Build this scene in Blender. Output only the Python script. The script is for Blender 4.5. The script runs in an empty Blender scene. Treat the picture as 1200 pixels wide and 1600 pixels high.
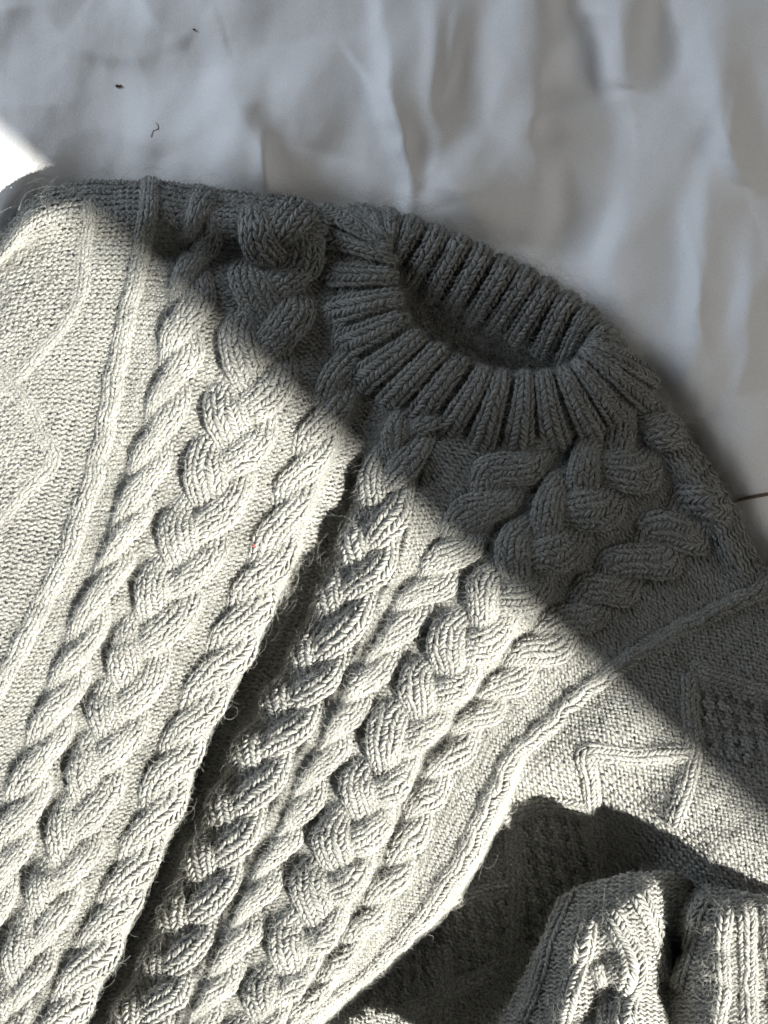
import bpy, math
import numpy as np
rng = np.random.default_rng(7)
C = bpy.context.scene.collection
sc = bpy.context.scene

# ------------------------------------------------------------------ units
# everything is laid out on the bed in millimetre-like units of 0.42 mm (x right, y towards the foot, z up)
S = 0.00042
CAM_H = 0.62
DPX = CAM_H / S

def world(p):
    """layout units -> metres; a point at height z keeps its plan place as seen from above the bed"""
    p = np.asarray(p, float)
    k = 1 - p[..., 2] / DPX
    return np.stack([(p[..., 0] - 600) * S * k, (800 - p[..., 1]) * S * k, p[..., 2] * S], -1)

# ------------------------------------------------------------------ camera, light, exposure
cam = bpy.data.cameras.new('camera')
cam.sensor_fit = 'HORIZONTAL'
cam.angle_x = 2 * math.atan(600 * S / CAM_H)
cam.clip_start, cam.clip_end = 0.01, 100
co = bpy.data.objects.new('camera', cam)
co.location = (0, 0, CAM_H)
C.objects.link(co)
sc.camera = co
cam.angle_x = 2 * math.atan(600 * S / CAM_H)

w = bpy.data.worlds.new('World')
sc.world = w
w.use_nodes = True
bg = w.node_tree.nodes['Background']
bg.inputs[0].default_value = (0.80, 0.90, 1.0, 1)
bg.inputs[1].default_value = 0.012

SUN_EL = math.radians(42)
AZ = np.array([0.751, -0.660]); AZ /= np.linalg.norm(AZ)      # towards the sun, in plan (world x, y)
SUNV = np.array([AZ[0] * math.cos(SUN_EL), AZ[1] * math.cos(SUN_EL), math.sin(SUN_EL)])

def aim(o, loc, target):
    from mathutils import Vector
    o.location = loc
    o.rotation_euler = (Vector(target) - Vector(loc)).to_track_quat('-Z', 'Y').to_euler()

sl = bpy.data.lights.new('sunlight', 'SPOT')                # the low sunlight through the window
sl.energy = 11800
sl.color = (1.0, 0.965, 0.87)
sl.spot_size = math.radians(24)
sl.spot_blend = 0.1
sl.shadow_soft_size = 0.052
so = bpy.data.objects.new('sunlight', sl)
C.objects.link(so)
aim(so, tuple(SUNV * 7.0), (0, 0, 0.03))

al = bpy.data.lights.new('cool_fill', 'AREA')         # added pale blue fill opposite the sun, kept low to model the sheet folds
al.energy = 12.0
al.color = (0.78, 0.88, 1.0)
al.shape = 'RECTANGLE'; al.size = 0.6; al.size_y = 0.5
ao = bpy.data.objects.new('cool_fill', al)
C.objects.link(ao)
aim(ao, (-1.15, 0.75, 0.64), (0.05, 0.05, 0))

bl = bpy.data.lights.new('room_bounce', 'AREA')             # warm light coming back from the sunlit room
bl.energy = 2.1
bl.color = (1.0, 0.95, 0.87)
bl.shape = 'RECTANGLE'; bl.size = 0.8; bl.size_y = 0.8
bo = bpy.data.objects.new('room_bounce', bl)
C.objects.link(bo)
aim(bo, (0.75, 0.0, 0.55), (0.24, 0.12, 0))

sc.view_settings.view_transform = 'Standard'
sc.view_settings.look = 'None'
sc.view_settings.exposure = 0
sc.view_settings.gamma = 1
sc.cycles.use_denoising = True
sc.cycles.denoising_prefilter = 'ACCURATE'
sc.cycles.max_bounces = 8
sc.cycles.diffuse_bounces = 6
sc.cycles.transparent_max_bounces = 4

# ------------------------------------------------------------------ materials
def new_mat(name):
    m = bpy.data.materials.new(name); m.use_nodes = True
    nt = m.node_tree
    return m, nt, nt.nodes['Principled BSDF']

def N(nt, t, **k):
    n = nt.nodes.new(t)
    for a, b in k.items():
        setattr(n, a, b)
    return n

def wool(name, dark, mid, light, tint_scale=60):
    m, nt, b = new_mat(name)
    uv = N(nt, 'ShaderNodeUVMap', uv_map='yarn')
    mp = N(nt, 'ShaderNodeMapping'); mp.inputs['Scale'].default_value = (2.2, 5.0, 1)
    nt.links.new(uv.outputs[0], mp.inputs[0])
    no = N(nt, 'ShaderNodeTexNoise', noise_dimensions='2D')
    no.inputs['Scale'].default_value = 1.0; no.inputs['Detail'].default_value = 3; no.inputs['Roughness'].default_value = 0.7
    nt.links.new(mp.outputs[0], no.inputs['Vector'])
    r = N(nt, 'ShaderNodeValToRGB')
    e = r.color_ramp.elements
    e[0].position = 0.30; e[0].color = (*dark, 1)
    e[1].position = 0.70; e[1].color = (*light, 1)
    x = e.new(0.48); x.color = (*mid, 1)
    nt.links.new(no.outputs[0], r.inputs[0])
    # slow heather over the whole cloth
    tc = N(nt, 'ShaderNodeTexCoord')
    n2 = N(nt, 'ShaderNodeTexNoise'); n2.inputs['Scale'].default_value = tint_scale; n2.inputs['Detail'].default_value = 2
    nt.links.new(tc.outputs['Object'], n2.inputs['Vector'])
    mr = N(nt, 'ShaderNodeMapRange'); mr.inputs[1].default_value = 0.3; mr.inputs[2].default_value = 0.7
    mr.inputs[3].default_value = 0.86; mr.inputs[4].default_value = 1.12
    nt.links.new(n2.outputs[0], mr.inputs[0])
    mx = N(nt, 'ShaderNodeMix', data_type='RGBA', blend_type='MULTIPLY'); mx.inputs[0].default_value = 1
    nt.links.new(r.outputs[0], mx.inputs[6]); nt.links.new(mr.outputs[0], mx.inputs[7])
    nt.links.new(mx.outputs[2], b.inputs['Base Color'])
    b.inputs['Roughness'].default_value = 0.95
    b.inputs['Specular IOR Level'].default_value = 0.15
    b.inputs['Sheen Weight'].default_value = 0.08
    b.inputs['Sheen Roughness'].default_value = 0.5
    bp = N(nt, 'ShaderNodeBump'); bp.inputs['Strength'].default_value = 0.4; bp.inputs['Distance'].default_value = 0.0006
    nt.links.new(no.outputs[0], bp.inputs['Height'])
    nt.links.new(bp.outputs[0], b.inputs['Normal'])
    tl = N(nt, 'ShaderNodeBsdfTranslucent'); nt.links.new(mx.outputs[2], tl.inputs[0])
    ms = N(nt, 'ShaderNodeMixShader'); ms.inputs[0].default_value = 0.40
    nt.links.new(b.outputs[0], ms.inputs[1]); nt.links.new(tl.outputs[0], ms.inputs[2])
    nt.links.new(ms.outputs[0], nt.nodes['Material Output'].inputs[0])
    return m

WOOL = wool('grey_wool', (0.15, 0.154, 0.156), (0.34, 0.34, 0.325), (0.60, 0.605, 0.565))
m, nt, b = new_mat('wool_backing')
b.inputs['Base Color'].default_value = (0.24, 0.24, 0.23, 1); b.inputs['Roughness'].default_value = 1
b.inputs['Specular IOR Level'].default_value = 0.05
BACK = m
m, nt, b = new_mat('wool_hair')
b.inputs['Base Color'].default_value = (0.50, 0.50, 0.475, 1); b.inputs['Roughness'].default_value = 0.6
b.inputs['Specular IOR Level'].default_value = 0.3
tr = N(nt, 'ShaderNodeBsdfTranslucent'); tr.inputs[0].default_value = (0.6, 0.6, 0.56, 1)
ms = N(nt, 'ShaderNodeMixShader'); ms.inputs[0].default_value = 0.35
nt.links.new(b.outputs[0], ms.inputs[1]); nt.links.new(tr.outputs[0], ms.inputs[2])
nt.links.new(ms.outputs[0], nt.nodes['Material Output'].inputs[0])
HAIR = m

# ------------------------------------------------------------------ curve and surface tools
def pchip(x, y, xn):
    """monotone cubic through (x, y[k, ...]) read at xn"""
    x = np.asarray(x, float); y = np.asarray(y, float); xn = np.asarray(xn, float)
    h = np.diff(x); sh = (slice(None),) + (None,) * (y.ndim - 1)
    d = np.diff(y, axis=0) / h[sh]
    mm = np.zeros_like(y)
    if len(x) > 2:
        w1 = (2 * h[1:] + h[:-1])[sh]; w2 = (h[1:] + 2 * h[:-1])[sh]
        a, c = d[:-1], d[1:]
        ok = a * c > 0
        with np.errstate(divide='ignore', invalid='ignore'):
            v = (w1 + w2) / (w1 / a + w2 / c)
        mm[1:-1] = np.where(ok, v, 0)
    mm[0] = d[0]; mm[-1] = d[-1]
    i = np.clip(np.searchsorted(x, xn) - 1, 0, len(x) - 2)
    t = ((xn - x[i]) / h[i])[sh]; hh = h[i][sh]
    return ((2*t**3 - 3*t**2 + 1) * y[i] + (t**3 - 2*t**2 + t) * hh * mm[i]
            + (-2*t**3 + 3*t**2) * y[i+1] + (t**3 - t**2) * hh * mm[i+1])

def catmull(x, y, xn):
    x = np.asarray(x, float); y = np.asarray(y, float)
    g = np.gradient(y, x, axis=0)
    i = np.clip(np.searchsorted(x, xn) - 1, 0, len(x) - 2)
    h = (x[i+1] - x[i]); t = ((xn - x[i]) / h)
    sh = (slice(None),) + (None,) * (y.ndim - 1)
    t = t[sh]; h = h[sh]
    return ((2*t**3 - 3*t**2 + 1) * y[i] + (t**3 - 2*t**2 + t) * h * g[i]
            + (-2*t**3 + 3*t**2) * y[i+1] + (t**3 - t**2) * h * g[i+1])

def resample(pts, n):
    p = np.asarray(pts, float)
    s = np.r_[0, np.cumsum(np.linalg.norm(np.diff(p[:, :2], axis=0), axis=1))]
    return catmull(s, p, np.linspace(0, s[-1], n))

def vnoise(x, y, cell, seed):
    """smooth value noise, about -1..1"""
    t = np.random.default_rng(seed).uniform(-1, 1, (128, 128))
    a, b = x / cell + 500, y / cell + 500
    i, j = np.floor(a).astype(int), np.floor(b).astype(int)
    fa, fb = a - i, b - j
    fa = fa * fa * (3 - 2 * fa); fb = fb * fb * (3 - 2 * fb)
    q = lambda m_, n_: t[(i + m_) % 128, (j + n_) % 128]
    return (q(0, 0) * (1-fa) + q(1, 0) * fa) * (1-fb) + (q(0, 1) * (1-fa) + q(1, 1) * fa) * fb

class Surf:
    """a grid of points P[u, v] with a flat (u, v, h) space that maps onto it"""
    def __init__(self, P, ustep, vstep, sign):
        self.P, self.us, self.vs = P, ustep, vstep
        Pu = np.gradient(P, axis=0); Pv = np.gradient(P, axis=1)
        n = np.cross(Pu, Pv) * sign
        self.Nn = n / (np.linalg.norm(n, axis=-1, keepdims=True) + 1e-9)
        self.U = (P.shape[0] - 1) * ustep; self.V = (P.shape[1] - 1) * vstep
    def _at(self, A, u, v):
        a = np.clip(u / self.us, 0, A.shape[0] - 1.001); b = np.clip(v / self.vs, 0, A.shape[1] - 1.001)
        i = a.astype(int); j = b.astype(int); fa = (a - i)[..., None]; fb = (b - j)[..., None]
        return (A[i, j]*(1-fa)*(1-fb) + A[i+1, j]*fa*(1-fb) + A[i, j+1]*(1-fa)*fb + A[i+1, j+1]*fa*fb)
    def pos(self, f):
        return self._at(self.P, f[..., 0], f[..., 1]) + self.norm(f) * f[..., 2:3]
    def norm(self, f):
        n = self._at(self.Nn, f[..., 0], f[..., 1])
        return n / (np.linalg.norm(n, axis=-1, keepdims=True) + 1e-9)

def surf_from_guides(guides, nv, step, vstep, sign):
    G = np.stack([resample(g, nv) for g in guides])
    du = np.percentile(np.linalg.norm(np.diff(G, axis=0), axis=-1), 72, axis=1)
    u = np.r_[0, np.cumsum(du)]
    nu = int(u[-1] / step) + 1
    P = pchip(u, G, np.linspace(0, u[-1], nu))
    return Surf(P, u[-1] / (nu - 1), vstep, sign), u

# ------------------------------------------------------------------ yarn: short bent tubes in flat space
class Yarn:
    """collects yarn legs (centre lines, radii) already mapped to layout units, and backing faces"""
    allpts, allnrm = [], []
    def __init__(self):
        self.L, self.Nr, self.R, self.bv, self.bf, self.nb = [], [], [], [], [], 0
    def legs(self, surf, flat, rad, cull=None):
        p = surf.pos(flat); n = surf.norm(flat)
        c = p[:, p.shape[1] // 2]
        keep = (c[:, 0] > -45) & (c[:, 0] < 1245) & (c[:, 1] > -40) & (c[:, 1] < np.where(c[:, 0] > 640, 1800, 1645))
        if cull is not None:
            keep &= ~cull(c)
        p, n = p[keep], n[keep]
        p = p + rng.normal(0, 0.45, (len(p), 1, 3)) + rng.normal(0, 0.15, p.shape)
        self.L.append(p); self.Nr.append(n)
        self.R.append(np.broadcast_to(rad, p.shape[:2]) * rng.uniform(0.86, 1.2, (len(p), 1)))
        Yarn.allpts.append(p[:, p.shape[1] // 2]); Yarn.allnrm.append(n[:, p.shape[1] // 2])
    def back(self, P, cull=None):
        a, b = P.shape[:2]
        idx = np.arange(a * b).reshape(a, b)
        q = np.stack([idx[:-1, :-1], idx[1:, :-1], idx[1:, 1:], idx[:-1, 1:]], -1).reshape(-1, 4)
        pts = P.reshape(-1, 3)
        c = pts[q].mean(1)
        keep = (c[:, 0] > -120) & (c[:, 0] < 1520) & (c[:, 1] < 1980)
        if cull is not None:
            keep &= ~cull(c)
        q = q[keep]
        self.bv.append(pts); self.bf.append(q + self.nb); self.nb += len(pts)
    def build(self, name, parent=None, sides=4):
        V, F, UV, MI = [], [], [], []
        base = 0
        for p, n, r in zip(self.L, self.Nr, self.R):
            k, m_ = p.shape[:2]
            if k == 0: continue
            t = np.gradient(p, axis=1); t /= np.linalg.norm(t, axis=-1, keepdims=True) + 1e-9
            b = np.cross(t, n); b /= np.linalg.norm(b, axis=-1, keepdims=True) + 1e-9
            n2 = np.cross(b, t)
            a = np.arange(sides) / sides * 2 * np.pi
            ring = (p[:, :, None] + r[:, :, None, None] * (np.cos(a)[None, None, :, None] * b[:, :, None]
                    + 0.85 * np.sin(a)[None, None, :, None] * n2[:, :, None]))
            V.append(ring.reshape(-1, 3))
            i = np.arange(k)[:, None, None] * (m_ * sides); j = np.arange(m_ - 1)[None, :, None] * sides
            s = np.arange(sides)[None, None, :]; s2 = (s + 1) % sides
            q = np.stack([i+j+s, i+j+s2, i+j+sides+s2, i+j+sides+s], -1).reshape(-1, 4) + base
            F.append(q); base += k * m_ * sides
            off = rng.uniform(0, 100, (k, 1, 1, 2))
            uvq = np.zeros((k, m_-1, sides, 4, 2))
            jj = np.arange(m_-1)[:, None]; ss = np.arange(sides)[None, :]
            for c_, (dj, ds) in enumerate(((0, 0), (0, 1), (1, 1), (1, 0))):
                uvq[..., c_, 0] = (jj + dj) / (m_ - 1); uvq[..., c_, 1] = (ss + ds) / sides
            UV.append((uvq + off[..., None, :]).reshape(-1, 2)); MI.append(np.zeros(len(q), np.int32))
        for v, f in zip([np.concatenate(self.bv)] if self.bv else [], [np.concatenate(self.bf)] if self.bf else []):
            used = np.unique(f); re = np.zeros(len(v), int); re[used] = np.arange(len(used))
            V.append(v[used]); F.append(re[f] + base); base += len(used)
            UV.append(np.zeros((len(f) * 4, 2))); MI.append(np.ones(len(f), np.int32))
        V = world(np.concatenate(V)); F = np.concatenate(F); UV = np.concatenate(UV); MI = np.concatenate(MI)
        o = mesh_object(name, V, F, [WOOL, BACK], parent)
        me = o.data
        uvl = me.uv_layers.new(name='yarn'); uvl.data.foreach_set('uv', UV.astype(np.float32).ravel())
        me.polygons.foreach_set('material_index', MI)
        return o

TRIS = 0
def mesh_object(name, V, F, mats, parent=None, smooth=True):
    global TRIS
    me = bpy.data.meshes.new(name)
    me.vertices.add(len(V)); me.vertices.foreach_set('co', V.astype(np.float32).ravel())
    n = F.shape[1]
    me.loops.add(len(F) * n); me.loops.foreach_set('vertex_index', F.astype(np.int32).ravel())
    me.polygons.add(len(F)); me.polygons.foreach_set('loop_start', np.arange(0, len(F) * n, n, dtype=np.int32))
    me.update(calc_edges=True)
    if smooth: me.polygons.foreach_set('use_smooth', np.ones(len(F), bool))
    for x in mats: me.materials.append(x)
    o = bpy.data.objects.new(name, me); C.objects.link(o)
    if parent is not None: o.parent = parent
    TRIS += len(F) * (n - 2)
    return o

def tag(o, label=None, cat=None, group=None, kind=None):
    for k, v in (('label', label), ('category', cat), ('group', group), ('kind', kind)):
        if v: o[k] = v
    return o

RH, CW = 7.3, 11.4                       # height and width of one stitch

def purl_ground(u0, u1, v0, v1, skip=None, cw=CW, rh=RH, moss=None, moss_h=1.0):
    """wavy purl bumps over a rectangle of flat space: two arcs a stitch"""
    nc = max(1, round((u1 - u0) / cw)); nr = max(1, int((v1 - v0) / rh))
    cw = (u1 - u0) / nc
    uu, vv = np.meshgrid(u0 + (np.arange(nc) + 0.5) * cw, v0 + (np.arange(nr) + 0.5) * rh, indexing='ij')
    uu, vv = uu.ravel(), vv.ravel()
    if skip is not None:
        k = ~skip(uu, vv); uu, vv = uu[k], vv[k]
    lift = np.zeros(len(uu))
    if moss is not None:
        chk = (np.floor(uu / cw / 2).astype(int) + np.floor(vv / rh / 2).astype(int)) % 2
        lift = moss(uu, vv) * moss_h * (chk * 6.5 - 1.5)
    s = np.linspace(-1, 1, 4)
    out = []
    jit = rng.normal(0, 0.5, len(uu))
    for ph, sg in ((0.0, 1), (0.5, -1)):
        f = np.zeros((len(uu), 4, 3))
        f[..., 0] = uu[:, None] + ph * cw + s * cw * 0.33
        f[..., 1] = vv[:, None] + jit[:, None] + sg * (0.34 * rh * (1 - s**2) - 0.10 * rh) 
        f[..., 2] = 1.2 + 1.5 * (1 - s**2) + (0.5 if sg > 0 else 0.0) + lift[:, None]
        out.append(f)
    return np.concatenate(out)

PR = np.array([1.9, 2.9, 2.9, 1.9])
KR = np.array([2.0, 3.0, 3.3, 3.0, 2.1])

def strip(path, halfw, ncols, dome, rh=RH, wrap=1.35, s0=0, s1=None):
    """knit columns of V stitches wrapped over a rounded strip that follows path(s) -> (u, v, h) in flat space"""
    s1 = path.length if s1 is None else s1
    rows = np.arange(s0, s1, rh)
    s = np.linspace(-1, 1, 5)
    out = []
    cols = (np.arange(ncols) + 0.5) / ncols * 2 - 1
    cw = 2.0 / ncols
    for c in cols:
        for sg in (-1, 1):
            x = c + sg * cw * (0.25 + 0.17 * s)                # legs lean outwards going up
            y = rows[:, None] + rh * 0.66 * s[None, :] + rng.normal(0, 0.4, (len(rows), 1))
            lift = 1.1 * (1 - s**2) - 0.5
            out.append(path.place(np.broadcast_to(x, y.shape) + rng.normal(0, 0.02, (len(rows), 1)), y, halfw, dome, lift, wrap))
    return np.concatenate(out)

class Path:
    def __init__(self, pts):
        p = np.asarray(pts, float)
        s = np.r_[0, np.cumsum(np.linalg.norm(np.diff(p, axis=0), axis=1))]
        self.s, self.p, self.length = s, p, s[-1]
        t = np.gradient(p, s, axis=0)
        lat = np.stack([t[:, 1], -t[:, 0]], -1); self.lat = lat / (np.linalg.norm(lat, axis=1, keepdims=True) + 1e-9)
        self.sq = np.ones(len(s))
    def at(self, A, y):
        return np.stack([np.interp(y, self.s, A[:, k]) for k in range(A.shape[1])], -1)
    def place(self, x, y, halfw, dome, lift, wrap):
        p = self.at(self.p, y); l = self.at(self.lat, y)
        sq = np.interp(y, self.s, self.sq)
        ph = x * wrap
        f = p.copy()
        f[..., :2] += l * ((halfw * sq + lift * 0.6) * np.sin(ph) / np.sin(min(wrap, 1.5708)))[..., None]
        f[..., 2] += dome * np.cos(ph) + lift * np.cos(ph)
        return f
    def tube(self, halfw, dome, wrap, step=8, k=7):
        y = np.arange(0, self.length, step)
        x = np.linspace(-1.1, 1.1, k)
        X, Y = np.meshgrid(x, y, indexing='ij')
        return self.place(X, Y, halfw * 0.95, dome * 0.95, -0.6 + 0 * X, wrap)

def strand(surf, name, pts, halfw, ncols, dome, parent, cull=None, wrap=1.4, sq=None):
    path = Path(pts)
    if sq is not None: path.sq = sq
    y = Yarn()
    y.legs(surf, strip(path, halfw, ncols, dome, wrap=wrap), KR, cull)
    y.back(surf.pos(path.tube(halfw, dome, wrap)), cull)
    if sum(len(a) for a in y.L) == 0: return None
    return y.build(name, parent)

def in_poly(poly):
    poly = np.asarray(poly, float)
    def f(c):
        x, y = c[:, 0], c[:, 1]; ins = np.zeros(len(c), bool)
        j = len(poly) - 1
        for i in range(len(poly)):
            xi, yi = poly[i]; xj, yj = poly[j]
            cr = ((yi > y) != (yj > y)) & (x < (xj - xi) * (y - yi) / (yj - yi + 1e-12) + xi)
            ins ^= cr; j = i
        return ins
    return f

# ------------------------------------------------------------------ window wall outside the picture: its edge throws the diagonal shade
def box(name, lo, hi, mat, origin, ex, ey):
    c = np.array([[x, y, z] for x in (lo[0], hi[0]) for y in (lo[1], hi[1]) for z in (lo[2], hi[2])], float)
    Vv = origin[None] + c[:, :1] * ex[None] + c[:, 1:2] * ey[None] + c[:, 2:] * np.array([[0, 0, 1.0]])
    Ff = np.array([[0, 1, 3, 2], [4, 6, 7, 5], [0, 4, 5, 1], [2, 3, 7, 6], [0, 2, 6, 4], [1, 5, 7, 3]])
    return mesh_object(name, Vv, Ff, [mat], smooth=False)
m, nt, b = new_mat('wall_paint'); b.inputs['Base Color'].default_value = (0.7, 0.68, 0.64, 1); b.inputs['Roughness'].default_value = 0.9
WALL = m
ex = np.array([AZ[0], AZ[1], 0.0]); ey = np.array([-AZ[1], AZ[0], 0.0])
edge = np.array([(0 - 600) * S, (800 - 238) * S, 0.0]); edge = (edge - ex * (edge @ ex)) * (1 - 1.15 / (7 * math.cos(SUN_EL)))   # the light spreads from the window
wl = box('wall', (1.15, 0.0, -0.4), (1.27, 1.0, 1.9), WALL, edge, ex, ey)
tag(wl, kind='structure')

# ------------------------------------------------------------------ bed sheet
def sheet_z(x, y):
    x0, y0 = x, y
    x = x + 13 * vnoise(x0, y0, 70, 51) + 2 * vnoise(x0, y0, 26, 52); y = y + 13 * vnoise(x0, y0, 80, 53)
    z = np.zeros_like(x)
    def ridge(pts, h, wl_, wr_=None):
        nonlocal z
        wr_ = wr_ or wl_
        p = np.asarray(pts, float)
        best = np.full(x.shape, 1e9); side = np.zeros(x.shape); tt = np.zeros(x.shape)
        L = len(p) - 1
        for i in range(L):
            a, b_ = p[i], p[i+1]; d = b_ - a; l2 = d @ d
            t = np.clip(((x - a[0]) * d[0] + (y - a[1]) * d[1]) / l2, 0, 1)
            dx, dy = x - a[0] - t * d[0], y - a[1] - t * d[1]
            dist = np.hypot(dx, dy); k = dist < best
            best = np.where(k, dist, best); side = np.where(k, d[0] * dy - d[1] * dx, side); tt = np.where(k, (i + t) / L, tt)
        wd = np.where(side > 0, wl_, wr_) * (1.3 if min(wl_, wr_) < 7 else 2.5)
        z = z + (1.3 if min(wl_, wr_) < 7 else 2.6) * h * np.exp(-(best / wd) ** (1.5 if min(wl_, wr_) < 7 else 1.8) * 1.2) * np.sin(np.clip(tt, 0.02, 0.98) * np.pi) ** 0.9
    # side > 0 is the right-hand side going down the list
    ridge([(590, -60), (602, 80), (612, 190), (640, 320), (660, 420)], 15, 9, 60)
    ridge([(360, 100), (385, 190), (405, 250), (425, 330), (430, 420)], 13, 45, 9)
    ridge([(60, -20), (110, 50), (170, 72), (260, 85)], 4, 9, 34)
    ridge([(180, -30), (240, 25), (300, 62)], 6, 8, 30)
    ridge([(20, 20), (36, 80), (45, 160)], -5, 30)
    ridge([(300, 40), (330, 110), (350, 170)], -7, 25)
    ridge([(220, 120), (350, 105)], -3, 24)
    ridge([(480, 60), (500, 150), (470, 240)], 8, 60)
    ridge([(690, -60), (690, 60), (678, 190), (700, 330)], 12, 12, 40)
    ridge([(760, -50), (730, 120), (690, 300)], -9, 24)
    ridge([(835, -50), (850, 80), (835, 230), (820, 400)], 16, 34, 16)
    ridge([(880, -30), (890, 90), (900, 180)], -14, 28)
    ridge([(960, -60), (975, 60), (985, 150)], 20, 18, 40)
    ridge([(1030, -40), (1045, 70), (1020, 150)], -16, 32)
    ridge([(1085, -60), (1105, 60), (1130, 190), (1165, 300)], 14, 14, 40)
    ridge([(1110, 150), (1140, 230), (1165, 275), (1190, 300)], 8, 7, 18)
    ridge([(1150, 20), (1190, 160), (1200, 300)], -10, 24)
    ridge([(1130, 240), (1110, 380), (1090, 520), (1060, 640)], 18, 14, 60)
    ridge([(1170, 330), (1175, 480), (1150, 620)], 10, 9, 26)
    ridge([(990, 300), (960, 420), (930, 500)], 9, 18, 40)
    ridge([(880, 250), (870, 380), (840, 440)], -8, 24)
    ridge([(760, 200), (740, 300), (715, 380)], 8, 30)
    ridge([(1090, 640), (1160, 690), (1260, 715)], 9, 40)
    ridge([(930, 20), (935, 160), (960, 260)], -10, 16)
    ridge([(604, 40), (606, 150), (622, 240), (642, 330)], 7, 4, 16)
    ridge([(402, 200), (412, 260), (424, 330)], 6, 14, 4)
    ridge([(1126, 205), (1146, 240), (1168, 284)], 6, 4, 9)
    ridge([(1078, 330), (1092, 430), (1100, 560)], 5, 12, 4)
    ridge([(530, 60), (570, 110), (600, 170)], 4, 4, 14)
    ridge([(690, 230), (730, 310), (770, 400)], 6, 12, 22)
    ridge([(660, 290), (690, 350), (730, 400)], 5, 12, 22)
    ridge([(1000, 200), (985, 330), (940, 470)], 5, 14, 26)
    ridge([(720, -20), (712, 90), (690, 180)], 5, 5, 18)
    ridge([(130, 190), (230, 215), (330, 200)], 3, 10, 30)
    x, y = x0, y0
    # slow swells and small creases
    z = z + 5 * np.sin(x / 97.0 + 0.6 * np.sin(y / 140.0)) * np.sin(y / 173.0 + 1.3)
    z = z + 1.6 * np.sin((x * 0.9 - y * 0.2) / 23.0 + 1.5 * np.sin(y / 77.0)) * (0.4 + 0.6 * np.sin(x / 211.0) ** 2)
    z = z + 0.8 * np.sin((x * 0.8 + y * 0.5) / 11.0 + 2 * np.sin(x / 60.0)) * np.sin(y / 90.0 + x / 130.0)
    z = z + 30 * vnoise(x, y * 0.55, 190, 41) + 8 * vnoise(x + 0.3 * y, y * 0.4, 75, 42) + 1.6 * vnoise(x + 0.2 * y, y * 0.5, 34, 43) + 0.5 * vnoise(x, y * 0.7, 15, 44)
    # the sweater presses a hollow into the quilted bed
    top = np.interp(x, [-300, 0, 60, 120, 250, 420, 590, 680, 800, 930, 1010, 1080, 1200, 1500],
                    [560, 395, 315, 295, 295, 318, 330, 370, 420, 500, 580, 680, 880, 1300])
    d = y - top
    under = 1 / (1 + np.exp(-(d + 4) / 26.0))
    return z * (1 - 0.9 * under) - 62 * under - 6
xs = np.arange(-400, 1601, 5.0); ys = np.concatenate([np.arange(-500, 960, 5.0), np.arange(960, 2200, 20.0)])
X, Y = np.meshgrid(xs, ys, indexing='ij')
Z = sheet_z(X, Y)
P = np.stack([X, Y, Z], -1)
idx = np.arange(X.size).reshape(X.shape)
F = np.stack([idx[:-1, :-1], idx[:-1, 1:], idx[1:, 1:], idx[1:, :-1]], -1).reshape(-1, 4)
m, nt, b = new_mat('white_cotton')
b.inputs['Base Color'].default_value = (0.86, 0.86, 0.87, 1); b.inputs['Roughness'].default_value = 0.85
b.inputs['Specular IOR Level'].default_value = 0.2; b.inputs['Sheen Weight'].default_value = 0.15
tc = N(nt, 'ShaderNodeTexCoord')
n3 = N(nt, 'ShaderNodeTexNoise'); n3.inputs['Scale'].default_value = 1300; n3.inputs['Detail'].default_value = 2
nt.links.new(tc.outputs['Object'], n3.inputs['Vector'])
rw = N(nt, 'ShaderNodeValToRGB')
rw.color_ramp.elements[0].position = 0.3; rw.color_ramp.elements[0].color = (0.78, 0.78, 0.79, 1)
rw.color_ramp.elements[1].position = 0.7; rw.color_ramp.elements[1].color = (0.90, 0.90, 0.91, 1)
nt.links.new(n3.outputs[0], rw.inputs[0]); nt.links.new(rw.outputs[0], b.inputs['Base Color'])
n1 = N(nt, 'ShaderNodeTexNoise'); n1.inputs['Scale'].default_value = 900; n1.inputs['Detail'].default_value = 3
n2 = N(nt, 'ShaderNodeTexNoise'); n2.inputs['Scale'].default_value = 45; n2.inputs['Detail'].default_value = 4
nt.links.new(tc.outputs['Object'], n1.inputs['Vector']); nt.links.new(tc.outputs['Object'], n2.inputs['Vector'])
b1 = N(nt, 'ShaderNodeBump'); b1.inputs['Strength'].default_value = 0.6; b1.inputs['Distance'].default_value = 0.0004
b2 = N(nt, 'ShaderNodeBump'); b2.inputs['Strength'].default_value = 0.25; b2.inputs['Distance'].default_value = 0.002
nt.links.new(n1.outputs[0], b1.inputs['Height']); nt.links.new(n2.outputs[0], b2.inputs['Height'])
nt.links.new(b2.outputs[0], b1.inputs['Normal']); nt.links.new(b1.outputs[0], b.inputs['Normal'])
sheet = mesh_object('bed_sheet', world(P.reshape(-1, 3)), F, [m])
tag(sheet, 'white wrinkled cotton bed sheet spread out beneath the grey sweater', 'bed sheet')

# ------------------------------------------------------------------ the sweater
sweater = bpy.data.objects.new('sweater', None)
sweater.empty_display_size = 0.05
C.objects.link(sweater)
tag(sweater, 'light grey cable knit wool sweater with ribbed collar lying on the white sheet', 'sweater')

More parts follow.
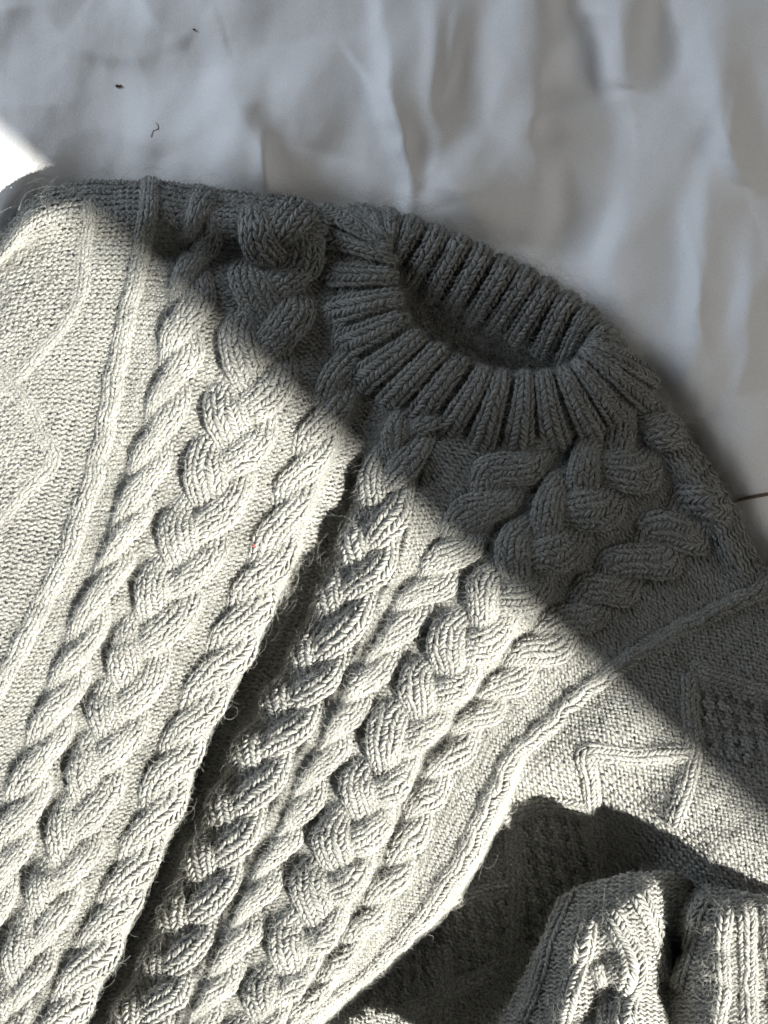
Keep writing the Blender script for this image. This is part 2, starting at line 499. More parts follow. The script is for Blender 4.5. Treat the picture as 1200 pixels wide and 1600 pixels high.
# collar stations: (rim x, y, z), (outer base x, y, z) going round the neck; the back ones also carry the inner lower end
front = [
    ((598, 388, 92), (505, 333, 45)), ((602, 405, 97), (482, 362, 62)), ((604, 430, 103), (492, 424, 74)),
    ((612, 467, 110), (510, 484, 84)), ((622, 502, 116), (532, 538, 92)), ((645, 530, 121), (565, 596, 97)),
    ((680, 553, 125), (611, 624, 100)), ((713, 573, 127), (655, 648, 102)), ((749, 589, 128), (700, 670, 103)),
    ((784, 597, 128), (748, 690, 103)), ((818, 598, 127), (808, 700, 102)), ((852, 597, 125), (870, 695, 100)),
    ((885, 590, 122), (926, 682, 96)), ((908, 576, 118), (976, 662, 88)), ((922, 556, 113), (1010, 628, 74)),
    ((932, 538, 108), (1014, 592, 56))]
back = [
    ((936, 522, 103), (952, 524, 20), (905, 560, 60)), ((912, 500, 101), (922, 492, 15), (884, 560, 55)),
    ((882, 480, 100), (890, 470, 12), (850, 545, 50)), ((850, 460, 99), (857, 449, 10), (812, 526, 48)),
    ((818, 441, 98), (825, 430, 10), (776, 503, 48)), ((782, 424, 97), (788, 412, 10), (742, 487, 48)),
    ((746, 406, 96), (751, 394, 10), (706, 470, 48)), ((712, 390, 95), (716, 378, 10), (676, 456, 48)),
    ((678, 376, 94), (680, 364, 10), (642, 436, 48)), ((642, 362, 92), (643, 350, 10), (614, 412, 50)),
    ((612, 356, 90), (604, 338, 14), (600, 402, 56)), ((598, 366, 90), (560, 330, 28), (598, 394, 60))]
rings = [[] for _ in range(7)]
for rim, base in front:
    rim, base = np.array(rim, float), np.array(base, float)
    d = (rim - base)[:2]; d /= np.linalg.norm(d); d3 = np.array([d[0], d[1], 0])
    rings[0].append(base - d3 * 6 + [0, 0, -8]); rings[1].append(base * 0.66 + rim * 0.34 + [0, 0, 13])
    rings[2].append(base * 0.3 + rim * 0.7 + [0, 0, 12]); rings[3].append(rim)
    rings[4].append(rim + d3 * 4 + [0, 0, -20]); rings[5].append(rim + d3 * 0 + [0, 0, -55]); rings[6].append(rim + d3 * 6 + [0, 0, -90])
for rim, base, inn in back:
    rim, base, inn = (np.array(a, float) for a in (rim, base, inn))
    d = (inn - rim)[:2]; d /= np.linalg.norm(d); d3 = np.array([d[0], d[1], 0])
    rings[0].append(base); rings[1].append(base * 0.6 + rim * 0.4 - d3 * 5); rings[2].append(base * 0.2 + rim * 0.8 - d3 * 4)
    rings[3].append(rim); rings[4].append(rim * 0.66 + inn * 0.34 + [0, 0, 6]); rings[5].append(rim * 0.15 + inn * 0.85 + [0, 0, 3])
    rings[6].append(inn + d3 * 14 + [0, 0, -14])
rings = np.array(rings); rings[..., 2] = np.maximum(rings[..., 2], 4)
NR = rings.shape[1]
per = np.concatenate([rings[:, -2:], rings, rings[:, :3]], 1)
tq = np.linspace(0, NR, NR * 12 + 1)
G = np.stack([catmull(np.arange(-2, NR + 3), per[k], tq) for k in range(7)])
du = np.linalg.norm(np.diff(G, axis=0), axis=-1).mean(1); uc = np.r_[0, np.cumsum(du)]
nu = int(uc[-1] / 4)
VSP = 36.0
collar_s = Surf(pchip(uc, G, np.linspace(0, uc[-1], nu)), uc[-1] / (nu - 1), VSP / 12, 1)
y = Yarn()
fl = np.stack(np.meshgrid(np.linspace(0, collar_s.U, 60), np.linspace(0, collar_s.V, NR * 6 + 1), indexing='ij') + [np.full((60, NR * 6 + 1), -3.0)], -1)
y.back(collar_s.pos(fl))
for k in range(NR):                                        # purl gutters between the ribs, rows running round the neck
    v = (k + 0.5) * VSP
    g = purl_ground(v - 7, v + 7, 0, collar_s.U - 4, cw=7.0)
    y.legs(collar_s, g[..., [1, 0, 2]] + [0, 0, -3.5], PR * 0.95)
collar = y.build('collar', sweater)
for k in range(NR):
    v = k * VSP + (0.01 if k == 0 else 0)
    su = np.arange(2, collar_s.U - 2, 5.0)
    hh = 2.5 + 0 * su
    pts = np.stack([su, v + 0 * su + rng.normal(0, 0.8) + 1.5 * np.sin(su / 40 + rng.uniform(0, 6)), hh], -1)
    if k == 0:
        # the first station sits on the seam of the ring: build it on the copy half a turn away
        P0 = np.concatenate([collar_s.P[:, -37:-1], collar_s.P[:, :37]], 1)
        s2 = Surf(P0, collar_s.us, collar_s.vs, 1)
        pts[:, 1] += 36 * collar_s.vs
        strand(s2, 'rib', pts, 14.0, 2, 10.5, collar, wrap=1.25)
    else:
        strand(collar_s, 'rib', pts, 14.0, 2, 10.5, collar, wrap=1.25)

neck_poly = [tuple(0.82 * np.array(b_[:2]) + 0.18 * np.array(r_[:2])) for r_, b_ in front] + [tuple(r_[:2]) for r_, b_, i_ in back]
neck = in_poly(neck_poly)
top_poly = in_poly([(r_[0], r_[1]) for r_, b_, i_ in back] + [(594, 352), (600, 200), (1300, 200), (1300, 540), (1020, 560)])

# back of the sweater seen down inside the neck
inn = np.array([i_ for r_, b_, i_ in back][::-1], float)
far = np.array([[600, 440, 2], [612, 480, -5], [640, 520, -10], [670, 545, -12], [700, 570, -14], [735, 590, -14], [770, 605, -14],
                [805, 612, -14], [840, 612, -14], [870, 608, -12], [895, 595, -8], [915, 575, 0]], float)
mid = inn * 0.6 + far * 0.4; mid[:, 2] = 12
far[:, 2] -= 34
lin, _ = surf_from_guides([resample(g, 12) for g in (inn + [0, 0, -4], mid, far)], 100, 4, 3.6, -1)
y = Yarn()
y.back(lin.P)
y.legs(lin, purl_ground(0, lin.U, 0, lin.V), PR)
y.build('back_panel', sweater)

# front of the body: guide lines from hem to shoulder, left to right (x, y, z)
def g(pts, z):
    p = np.asarray(pts, float)
    s = np.r_[0, np.cumsum(np.hypot(*np.diff(p, axis=0).T))]; s /= s[-1]
    zz = np.asarray(z, float)
    return np.c_[p, np.interp(s, zz[:, 0], zz[:, 1])]
lL2 = g([(-600, 1700), (-400, 1250), (-280, 1000), (-150, 700), (-85, 540), (-45, 450), (-5, 390), (-10, 375)], [(0, 60), (.8, 82), (.988, 44), (1, -45)])
lL1 = g([(-430, 1700), (-250, 1250), (-150, 1000), (-20, 700), (30, 500), (62, 380), (85, 308), (84, 290)], [(0, 90), (.6, 108), (.85, 97), (.988, 44), (1, -45)])
lL0 = g([(-330, 1700), (-150, 1250), (-60, 1000), (50, 720), (115, 500), (145, 380), (160, 300), (162, 280)], [(0, 95), (.6, 115), (.85, 100), (.988, 50), (1, -45)])
lG1 = g([(-260, 1700), (-150, 1400), (-60, 1190), (0, 1070), (50, 980), (100, 880), (130, 800), (160, 700), (185, 560), (205, 470), (220, 400), (236, 300), (238, 280)], [(0, 95), (.6, 118), (.85, 104), (.988, 60), (1, -45)])
lG2 = g([(-110, 1700), (-40, 1490), (10, 1350), (50, 1230), (90, 1110), (130, 1000), (165, 900), (200, 810), (235, 700), (265, 600), (288, 490), (303, 400), (320, 308), (322, 288)], [(0, 100), (.6, 118), (.85, 104), (.988, 60), (1, -45)])
lG3 = g([(-35, 1700), (40, 1520), (70, 1430), (105, 1340), (130, 1260), (160, 1180), (190, 1110), (215, 1030), (255, 940), (295, 860), (325, 790), (365, 700), (395, 600), (418, 500), (430, 420), (434, 325), (436, 302)], [(0, 105), (.6, 118), (.85, 106), (.988, 74), (1, -45)])
lG4 = g([(45, 1700), (116, 1540), (150, 1470), (186, 1400), (216, 1330), (246, 1260), (270, 1190), (306, 1110), (338, 1050), (375, 980), (400, 920), (430, 850), (460, 770), (490, 700), (520, 630), (545, 560), (575, 470), (598, 400), (607, 356), (610, 338)], [(0, 112), (.5, 112), (.7, 100), (1, 80)])
lGe = lG4 + [27, 3, -6]
fz = np.interp(np.linspace(0, 1, len(lG4)), [0, .3, .45, .55, .63, .72, 1], [-20, -14, 2, 34, 78, 92, 70])
lF0 = lG4 + [34, 4, 0]; lF0[:, 2] = np.minimum(fz, lGe[:, 2] - 4)
lD = g([(150, 1700), (215, 1575), (258, 1480), (300, 1390), (340, 1300), (385, 1200), (425, 1130), (470, 1050), (518, 950), (562, 850), (592, 760), (622, 700), (660, 640), (705, 560), (740, 480), (770, 410), (775, 390)], [(0, 80), (.4, 92), (.7, 100), (1, 80)])
fq = np.linspace(0, 1, len(lD))
lD[:, 0] += np.interp(fq, [0, .6, .7, 1], [22, 20, 0, 0])
lF1 = lD + [-48, -14, 0]; lF1[:, 2] = np.interp(fq, [0, .3, .45, .56, .66, .74, 1], [-12, -4, 10, 40, 80, 94, 74])
lDl = lD + [-34, -10, 0]; lDl[:, 2] -= np.interp(fq, [0, .45, .62, .72, 1], [38, 38, 22, 0, 0])
lDr = lD + [40, 16, 12]
lD[:, 2] -= np.interp(np.linspace(0, 1, len(lD)), [0, .45, .62, .72, 1], [10, 10, 6, 0, 0])
lE = g([(250, 1700), (310, 1590), (340, 1530), (375, 1450), (415, 1360), (460, 1270), (500, 1190), (540, 1110), (590, 1030), (640, 950), (690, 885), (740, 815), (790, 750), (840, 690), (890, 610), (930, 540), (940, 525)], [(0, 92), (.4, 108), (.7, 108), (1, 80)])
lF = g([(350, 1700), (430, 1570), (475, 1490), (520, 1390), (560, 1300), (600, 1220), (640, 1150), (690, 1070), (740, 1000), (790, 925), (845, 850), (895, 780), (950, 718), (995, 675), (1030, 641), (1042, 630)], [(0, 85), (.15, 105), (.4, 120), (.65, 124), (.88, 92), (.985, 60), (1, -45)])
lFe = lF + [44, 14, -8]
lG = g([(370, 1705), (450, 1592), (505, 1532), (550, 1472), (597, 1400), (632, 1330), (655, 1270), (680, 1215), (715, 1160), (760, 1100), (810, 1040), (880, 978), (955, 912), (1030, 850), (1080, 806), (1116, 768), (1130, 754)], [(0, 60), (.15, 88), (.3, 104), (.55, 100), (.85, 80), (.985, 55), (1, -45)])
lG9 = g([(385, 1710), (470, 1600), (530, 1548), (600, 1494), (655, 1435), (690, 1390), (728, 1330), (765, 1255), (800, 1185), (860, 1130), (930, 1070), (1000, 1020), (1080, 975), (1170, 932), (1215, 908)], [(0, 45), (.2, 70), (.35, 96), (.55, 104), (.8, 80), (1, 50)])
lH = lG9 + [14, 8, 0]; lH[:, 2] -= 30
lI = lG9 + [18, 10, 0]; lI[:, 2] = np.interp(np.linspace(0, 1, len(lI)), [0, .4, .55, .7, 1], [-40, -40, 20, 40, 20])
names = ['L2', 'L1', 'L0', 'G1', 'G2', 'G3', 'G4', 'Ge', 'F0', 'F1', 'Dl', 'D', 'Dr', 'E', 'F', 'G', 'G9', 'H', 'I']
gl = [lL2, lL1, lL0, lG1, lG2, lG3, lG4, lGe, lF0, lF1, lDl, lD, lDr, lE, lF, lG, lG9, lH, lI]
VLEN = 1420.0
NV = 356
body, ub = surf_from_guides(gl, NV, 4, VLEN / (NV - 1), -1)
ub = dict(zip(names, ub))
qu, qv = np.meshgrid(np.arange(body.P.shape[0]) * body.us, np.arange(NV) * body.vs, indexing='ij')
edge_fade = np.clip((VLEN - 60 - qv) / 120, 0, 1)[..., None]
body.P = body.P + body.Nn * ((5 * vnoise(qu, qv, 120, 1) + 2.2 * vnoise(qu, qv, 48, 2) + 1.0 * vnoise(qu, qv, 22, 3))[..., None] * edge_fade)
body.P[..., 0] += 2.5 * vnoise(qu, qv, 40, 4); body.P[..., 1] += 2.5 * vnoise(qu, qv, 40, 5)
body = Surf(body.P, body.us, body.vs, -1)
cull_body = lambda c: neck(c) | top_poly(c)

cables = [('G2', 30), ('G3', 50), ('G4', 25), ('D', 56), ('E', 31), ('F', 50), ('G', 28), ('G1', 15), ('G9', 15)]
def near(u, f):
    k = np.zeros(u.shape, bool)
    for n_, hw in cables:
        k |= np.abs(u - ub[n_]) < hw * f
    return k
y = Yarn()
bp = body.P - body.Nn * 1.5
y.back(bp, cull_body)
# (the purl ground is wound row by row between the raised columns)
def moss_in(surf, polys):
    fs = [in_poly(p_) for p_ in polys]
    def f(u, v):
        p_ = surf.pos(np.stack([u, v, 0 * u], -1)); k = np.zeros(len(u), bool)
        for q_ in fs: k |= q_(p_)
        return k
    return f
y.legs(body, purl_ground(0, body.U, 0, VLEN - 3, skip=lambda u, v: near(u, 0.88) & (v < VLEN - 90),
       moss=moss_in(body, [[(-80, 620), (10, 600), (-60, 530)], [(-80, 650), (0, 612), (55, 660), (76, 715), (20, 780), (-80, 840)], [(-60, 520), (10, 585), (78, 520), (112, 470), (120, 400), (60, 380), (-60, 440)]]), moss_h=0.4), PR, cull_body)
y.build('front_panel', sweater)

def rope(n_, amp, period, halfw, ncols, dome, hb, hc, phase, strands, v0=0, v1=VLEN - 14, tw=1):
    u0 = ub[n_]
    yk = Yarn()                                           # a purl column down either side carries the cable
    off = amp + halfw
    yk.legs(body, np.concatenate([purl_ground(u0 - off - 9, u0 - off + 2, v0, v1), purl_ground(u0 + off - 2, u0 + off + 9, v0, v1)]) - [0, 0, 1.0], PR * 0.95, cull_body)
    fu, fv = np.meshgrid(np.linspace(u0 - off - 8, u0 + off + 8, 17), np.arange(v0, v1, 6.0), indexing='ij')
    yk.back(body.pos(np.stack([fu, fv, 0 * fu - 2.0], -1)), cull_body)
    c_ = yk.build('cable', sweater)
    v = np.arange(v0, v1, 4.0)
    sd = int(u0) + 7
    wob = 6 * vnoise(v, 0 * v, 90, sd) + 4 * np.sin(v / 37 + 2 * phase)
    for i in range(strands):
        th = 2 * np.pi * (v + wob) / period + phase + i * 2 * np.pi / strands
        if strands == 2:
            uu = u0 + tw * amp * np.sin(th); h = hb + hc * np.cos(th); sq = 1 + 0.12 * np.cos(th)
        else:
            uu = u0 + tw * amp * np.sin(th); h = hb + hc * np.sin(2 * th); sq = 1 + 0.12 * np.sin(2 * th)
        uu = uu + 1.5 * vnoise(v, 0 * v + 50 * i, 45, sd + 1); h = h + 1.2 * vnoise(v, 0 * v + 90 * i, 40, sd + 2)
        sq = sq * (1 + 0.06 * vnoise(v, 0 * v + 30 * i, 50, sd + 3))
        h = h - 15 * np.clip((v - (VLEN - 130)) / 120, 0, 1) ** 1.5; sq = sq * (1 - 0.25 * np.clip((v - (VLEN - 130)) / 120, 0, 1))
        strand(body, 'cable_strand', np.stack([uu, v, h], -1), halfw, ncols, dome, c_, cull_body, sq=sq)

rope('G2', 20, 175, 22, 4, 12, 3, 8, 0.3, 2)
rope('G3', 36, 285, 24, 4, 13, 4, 11, 1.2, 3)
rope('G4', 16, 165, 21, 3, 11, 3, 6, 2.0, 2)
rope('D', 31, 270, 20, 3, 13, 4, 9, 0.4, 3, tw=-1)
rope('E', 20, 165, 22, 4, 12, 3, 8, 3.1, 2)
rope('F', 37, 290, 23, 4, 14, 5, 11, 2.2, 3)
rope('G', 18, 165, 20, 3, 12, 3, 8, 0.9, 2)
for n_ in ('G1', 'G9'):
    v = np.arange(0, VLEN - 4, 4.0)
    strand(body, 'ridge', np.stack([ub[n_] + 1.5 * np.sin(v / 9), v, 2 + 0.8 * np.sin(v / 7)], -1), 18, 3, 10, sweater, cull_body, wrap=1.3)

# flat coordinates of a plan point on a surface (nearest grid point)
def flat_of(surf, pts, h=0.5):
    out = []
    for x_, y_ in pts:
        d = (surf.P[..., 0] - x_) ** 2 + (surf.P[..., 1] - y_) ** 2
        i, j = np.unravel_index(np.argmin(d), d.shape)
        out.append((i * surf.us, j * surf.vs, h))
    return np.array(out, float)
def line_on(surf, pts, name, halfw=8, ncols=1, dome=5, cull=None, parent=sweater):
    f = flat_of(surf, pts)
    s = np.r_[0, np.cumsum(np.hypot(*np.diff(f[:, :2], axis=0).T))]
    q = np.arange(0, s[-1], 4.0)
    return strand(surf, name, catmull(s, f, q) if len(f) > 2 else np.stack([np.interp(q, s, f[:, k]) for k in range(3)], -1), halfw, ncols, dome, parent, cull, wrap=1.2)
line_on(body, [(140, 318), (132, 395), (122, 470), (85, 530), (15, 598), (-60, 660)], 'diamond_line', 11, 2)
line_on(body, [(-50, 540), (15, 598), (55, 655), (82, 720), (20, 790), (-40, 850)], 'diamond_line', 11, 2)

# ------------------------------------------------------------------ side panel that sinks below the front at the underarm
def rbf(ctrl):
    c = np.asarray(ctrl, float); xy = c[:, :2] / 100; z = c[:, 2]
    def ph(d): return np.where(d > 0, d * d * np.log(np.maximum(d, 1e-9)), 0)
    D = np.linalg.norm(xy[:, None] - xy[None], axis=-1)
    n = len(c); A = np.zeros((n + 3, n + 3)); A[:n, :n] = ph(D) + 0.02 * np.eye(n); A[:n, n] = 1; A[:n, n+1:] = xy
    A[n, :n] = 1; A[n+1:, :n] = xy.T
    w_ = np.linalg.solve(A, np.r_[z, 0, 0, 0])
    def f(x, y):
        q = np.stack([x, y], -1) / 100
        d = np.linalg.norm(q[..., None, :] - xy, axis=-1)
        return (ph(d) @ w_[:n]) + w_[n] + q @ w_[n+1:]
    return f
low_z = rbf([(1200, 890, 45), (1260, 960, 50), (1330, 1100, 45), (1100, 985, 70), (1010, 1030, 88), (1080, 1060, 74), (1180, 1050, 64),
             (930, 1090, 92), (880, 1150, 96), (960, 1120, 100), (1020, 1150, 88), (900, 1185, 96), (960, 1215, 94), (1060, 1275, 102), (1130, 1325, 104), (1200, 1370, 104), (1280, 1410, 100),
             (1100, 1130, 62), (1160, 1150, 60), (1070, 1210, 92), (1140, 1260, 96), (1220, 1270, 84), (1300, 1300, 70),
             (850, 1215, 40), (800, 1260, -12), (880, 1250, 4), (930, 1255, 12), (1000, 1290, 16), (880, 1310, -22), (950, 1330, -30), (1030, 1350, -30), (1100, 1400, 20), (1200, 1440, 30),
             (790, 1330, -28), (740, 1400, -30), (690, 1470, -30), (800, 1450, -34), (900, 1420, -36), (600, 1560, -30), (500, 1640, -30), (700, 1600, -34), (850, 1600, -36), (1000, 1500, -36), (1100, 1600, -10), (1250, 1600, -10)])
ev = np.array([0.74, -0.67]); ev /= np.linalg.norm(ev); eu = np.array([-ev[1], ev[0]])
org = np.array([430.0, 1560.0]) - eu * 120
nu_, nv_ = 240, 290
I, J = np.meshgrid(np.arange(nu_) * 4.0, np.arange(nv_) * 4.0, indexing='ij')
LX = org[0] + I * eu[0] + J * ev[0]; LY = org[1] + I * eu[1] + J * ev[1]
low = Surf(np.stack([LX + 3 * vnoise(LX, LY, 45, 21), LY + 3 * vnoise(LX, LY, 45, 22), low_z(LX, LY) + 5 * vnoise(LX, LY, 70, 23) + 2.5 * vnoise(LX, LY, 28, 24)], -1), 4.0, 4.0, -1)
# keep only the part right of the front's edge
edge_line = np.array([(300, 1720), (470, 1592), (600, 1484), (690, 1380), (765, 1245), (800, 1176), (860, 1122), (930, 1062), (1000, 1012), (1080, 967), (1180, 917), (1210, 890), (1250, 870)])
low_in = in_poly(list(map(tuple, edge_line + [-6, -4])) + [(1400, 870), (1400, 1760), (300, 1760)])
cull_low = lambda c: ~low_in(c)
y = Yarn()
y.back(low.P - low.Nn * 1.5, cull_low)
y.legs(low, purl_ground(0, low.U, 0, low.V, cw=11.0, moss=moss_in(low, [[(1088, 1060), (1260, 1105), (1260, 1210), (1090, 1172)], [(808, 1285), (925, 1262), (934, 1375), (810, 1500)], [(690, 1420), (796, 1392), (800, 1495), (696, 1535)], [(600, 1440), (685, 1420), (690, 1530), (560, 1600)]])), PR, cull_low)
side = y.build('side_panel', sweater)
for pts in ([(1078, 1052), (1079, 1110), (1082, 1170), (1070, 1230), (1054, 1285)], [(1078, 1050), (1130, 1062), (1200, 1085), (1260, 1105)],
            [(1078, 1181), (1020, 1182), (960, 1179), (918, 1176), (922, 1215), (928, 1260), (932, 1300), (937, 1370)],
            [(790, 1278), (830, 1262), (875, 1256), (921, 1266)], [(800, 1290), (803, 1360), (806, 1440), (800, 1520)],
            [(690, 1412), (740, 1400), (800, 1385)], [(806, 1500), (740, 1530), (680, 1560), (620, 1590)],
            [(690, 1480), (694, 1540), (690, 1610)]):
    line_on(low, pts, 'diamond_line', 13, 2, 9, cull_low, side)

# ------------------------------------------------------------------ sleeve bunched up in the corner
def sleeve_surf(x0, y0, x1, y1, zf):
    nx, ny = int((x1 - x0) / 4) + 1, int((y1 - y0) / 4) + 1
    I, J = np.meshgrid(x0 + np.arange(nx) * 4.0, y1 - np.arange(ny) * 4.0, indexing='ij')
    return Surf(np.stack([I + 3 * vnoise(I, J, 40, 31), J + 3 * vnoise(I, J, 40, 32), zf(I, J) + 6 * vnoise(I, J, 50, 33) + 3 * vnoise(I, J, 24, 34)], -1), 4.0, 4.0, -1)
sz = rbf([(760, 1600, 6), (800, 1540, 8), (840, 1470, 10), (870, 1415, 10), (900, 1385, 12), (950, 1375, 38), (1000, 1362, 46), (1050, 1362, 48), (1075, 1385, 14),
          (870, 1560, 62), (890, 1500, 70), (905, 1440, 66), (920, 1480, 88), (900, 1560, 90), (885, 1640, 95),
          (935, 1440, 66), (945, 1500, 72), (930, 1580, 74), (965, 1450, 82), (978, 1520, 98), (985, 1600, 98), (945, 1560, 74), (1000, 1410, 92), (960, 1405, 78),
          (1020, 1450, 70), (1035, 1500, 46), (1045, 1540, 32), (1050, 1580, 40), (1030, 1640, 40), (1060, 1440, 50), (1070, 1490, 18),
          (1085, 1420, 62), (1102, 1450, 100), (1088, 1500, 84), (1078, 1545, 70), (1120, 1420, 86), (1160, 1420, 90), (1130, 1480, 96), (1170, 1470, 98), (1110, 1540, 92), (1160, 1550, 96),
          (1100, 1600, 88), (1160, 1640, 92), (1210, 1440, 88), (1220, 1520, 94), (1230, 1620, 88), (1300, 1500, 84), (1300, 1640, 80), (920, 1720, 125), (1000, 1720, 95), (1200, 1720, 90), (760, 1705, 120), (840, 1705, 150), (720, 1780, 120), (850, 1800, 150), (1290, 1420, 80), (1220, 1400, 70)])  # tall hump beyond the lower edge is added, unseen, to shade the side panel
slv = sleeve_surf(540, 1360, 1500, 1960, lambda a, b_: 1.6 * sz(a, np.minimum(b_, 1790)))
sl_in = in_poly([(560, 1960), (600, 1770), (700, 1690), (765, 1630), (815, 1530), (850, 1460), (872, 1405), (900, 1385), (950, 1372), (1000, 1358), (1040, 1356), (1075, 1372), (1110, 1384), (1200, 1400), (1500, 1420), (1500, 1960)])
cull_s = lambda c: ~sl_in(c)
y = Yarn()
y.back(slv.P - slv.Nn * 1.5, cull_s)
y.legs(slv, purl_ground(0, slv.U, 0, slv.V, cw=10.5), PR, cull_s)
sleeve = y.build('sleeve', sweater)
for pts, hw in (([(918, 1448), (908, 1490), (893, 1545), (874, 1640)], 15), ([(960, 1426), (974, 1465), (990, 1508), (978, 1580), (970, 1650)], 16),
                ([(935, 1510), (945, 1560), (950, 1640)], 12), ([(1000, 1405), (1018, 1440), (1034, 1490), (1040, 1530)], 12),
                ([(1100, 1410), (1085, 1460), (1072, 1510), (1062, 1545)], 11), ([(1135, 1420), (1130, 1480), (1128, 1540), (1120, 1640)], 11),
                ([(1165, 1425), (1170, 1490), (1172, 1560), (1170, 1650)], 14), ([(1200, 1420), (1208, 1490), (1214, 1560), (1214, 1650)], 12),
                ([(890, 1400), (870, 1450), (845, 1520), (815, 1600)], 10)):
    line_on(slv, pts, 'sleeve_rib', hw, 2, 11, cull_s, sleeve)

# ------------------------------------------------------------------ loose wool hairs over the knit
pts = np.concatenate(Yarn.allpts); nrm = np.concatenate(Yarn.allnrm)
def hairs(name, n, lmin, lmax, rise, rad, k=7, curl=1.0, pick=None):
    i = rng.integers(0, len(pts), n) if pick is None else rng.choice(pick, n)
    p = pts[i] + rng.normal(0, 2, (n, 3)); nn = nrm[i]
    d = rng.normal(0, 1, (n, 3)); d -= nn * (d * nn).sum(1, keepdims=True); d /= np.linalg.norm(d, axis=1, keepdims=True)
    L = rng.uniform(0, 1, n) ** 2 * (lmax - lmin) + lmin
    out = np.zeros((n, k, 3)); cur = p + nn * 1.5; out[:, 0] = cur
    b = np.cross(nn, d)
    a = rng.normal(0, 0.25, n) * curl; r = rng.uniform(0.3, 1.0, n) * rise; th = np.zeros(n)
    for j in range(1, k):
        th = th + a + rng.normal(0, 0.18 * curl, n)
        up = r * (1 - 1.5 * j / k)
        st = (np.cos(th)[:, None] * d + np.sin(th)[:, None] * b + up[:, None] * nn)
        cur = cur + st * (L / (k - 1))[:, None]
        out[:, j] = cur
    cv = bpy.data.hair_curves.new(name)
    cv.add_curves([k] * n)
    cv.attributes['position'].data.foreach_set('vector', world(out).astype(np.float32).ravel())
    at = cv.attributes.get('radius') or cv.attributes.new('radius', 'FLOAT', 'POINT')
    rr = np.tile(np.linspace(1, 0.35, k), n) * rad
    at.data.foreach_set('value', rr.astype(np.float32))
    cv.materials.append(HAIR)
    o = bpy.data.objects.new(name, cv); C.objects.link(o)
    o.parent = sweater; o['kind'] = 'stuff'
    return o
hairs('wool_fuzz', 420000, 6, 19, 0.8, 0.000042)
hairs('loose_hairs', 4500, 18, 60, 1.2, 0.000055, k=10)
rim_pts = np.flatnonzero((nrm[:, 2] < 0.8) & (pts[:, 1] < 950) & (pts[:, 2] < 60))
hairs('edge_hairs', 3500, 20, 80, 1.6, 0.000065, k=10, curl=1.4, pick=rim_pts)
print('TRIS', TRIS, 'legs', sum(len(a) for a in Yarn.allpts))

# ------------------------------------------------------------------ small things lying on the sheet
def blob(name, x, y, r, col, squash=(1, 0.8, 0.7), n=7, seed=1, lift=0.0):
    rg = np.random.default_rng(seed)
    a = np.linspace(0, np.pi, n); b_ = np.linspace(0, 2 * np.pi, n * 2, endpoint=False)
    A, B = np.meshgrid(a, b_, indexing='ij')
    rr = r * (1 + 0.28 * rg.normal(0, 1, A.shape)); rr[0] = rr[0, 0]; rr[-1] = rr[-1, 0]
    v = np.stack([rr * np.sin(A) * np.cos(B) * squash[0], rr * np.sin(A) * np.sin(B) * squash[1], rr * np.cos(A) * squash[2]], -1)
    v += [x, y, float(sheet_z(np.array([float(x)]), np.array([float(y)]))[0]) + r * squash[2] * 0.8 + lift]
    ix = np.arange(A.size).reshape(A.shape); nx = np.roll(ix, -1, 1)
    f = np.stack([ix[:-1], nx[:-1], nx[1:], ix[1:]], -1).reshape(-1, 4)
    mm, _, bb = new_mat(name + '_matter'); bb.inputs['Base Color'].default_value = (*col, 1); bb.inputs['Roughness'].default_value = 0.9
    return mesh_object(name, world(v.reshape(-1, 3)), f, [mm])
cr = blob('crumb', 183, 134, 2.6, (0.10, 0.06, 0.02), seed=3)
tag(cr, 'larger brown crumb on the shaded white sheet above the shoulder', 'crumb', 'crumbs on the sheet')
tag(blob('crumb_lobe', 188, 134, 2.2, (0.12, 0.08, 0.03), seed=4), None)
lobe = bpy.data.objects['crumb_lobe']; lobe.parent = cr
tag(blob('crumb', 303, 46, 1.9, (0.05, 0.05, 0.03), seed=5), 'tiny dark crumb in a sheet crease near the top edge', 'crumb', 'crumbs on the sheet')

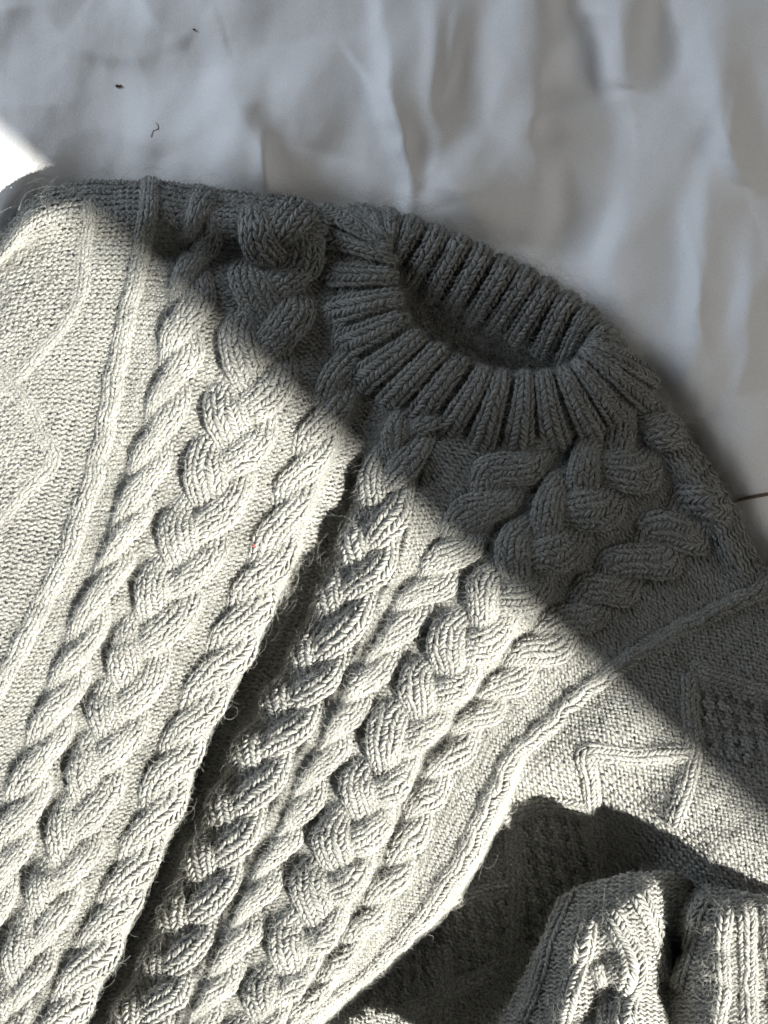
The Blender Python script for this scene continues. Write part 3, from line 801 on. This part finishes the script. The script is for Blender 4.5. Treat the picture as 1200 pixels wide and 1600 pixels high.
def thread(name, pts_, rad, col, zl=1.5):
    p = np.asarray(pts_, float)
    s = np.r_[0, np.cumsum(np.hypot(*np.diff(p[:, :2], axis=0).T))]
    q = catmull(s, p, np.linspace(0, s[-1], 24))
    z = sheet_z(q[:, 0], q[:, 1]) + zl + (q[:, 2] if q.shape[1] > 2 else 0)
    q = np.c_[q[:, :2], z]
    t = np.gradient(q, axis=0); t /= np.linalg.norm(t, axis=1, keepdims=True)
    b_ = np.cross(t, [0, 0, 1.0]); b_ /= np.linalg.norm(b_, axis=1, keepdims=True); n_ = np.cross(b_, t)
    a = np.arange(6) / 6 * 2 * np.pi
    v = q[:, None] + rad * (np.cos(a)[None, :, None] * b_[:, None] + np.sin(a)[None, :, None] * n_[:, None])
    ix = np.arange(24 * 6).reshape(24, 6); nx = np.roll(ix, -1, 1)
    f = np.stack([ix[:-1], nx[:-1], nx[1:], ix[1:]], -1).reshape(-1, 4)
    mm, _, bb = new_mat(name + '_fibre'); bb.inputs['Base Color'].default_value = (*col, 1); bb.inputs['Roughness'].default_value = 0.8
    return mesh_object(name, world(v.reshape(-1, 3)), f, [mm])
tag(thread('cord', [(1140, 786), (1165, 779), (1190, 774), (1260, 764)], 2.6, (0.14, 0.10, 0.07), 3), 'thin brown cord lying on the sheet beside the right shoulder', 'cord')
tag(thread('stray_hair', [(236, 214), (240, 204), (247, 201), (246, 194), (243, 191)], 0.35, (0.08, 0.08, 0.08), 0.6), 'short dark curled hair lying on the white sheet above the shoulder', 'hair')

def on_body(x_, y_):
    d = (body.P[..., 0] - x_) ** 2 + (body.P[..., 1] - y_) ** 2
    i, j = np.unravel_index(np.argmin(d), d.shape)
    return float(body.P[i, j, 2])
def lint(x_, y_, r_, col, label, seed):
    o = blob('lint', x_, y_, r_, col, seed=seed)
    dz = (on_body(x_, y_) + 27 - float(sheet_z(np.array([float(x_)]), np.array([float(y_)]))[0])) * S
    o.location.z += dz
    k = dz / CAM_H
    o.location.x -= (x_ - 600) * S * k; o.location.y -= (800 - y_) * S * k
    tag(o, label, 'lint', 'lint specks on the knit')
lint(397, 853, 2.0, (0.6, 0.05, 0.04), 'tiny red lint speck caught in the cable left of the dark fold', 8)
lint(385, 831, 1.8, (0.02, 0.02, 0.02), 'tiny black lint speck in the knit just above the red speck', 9)
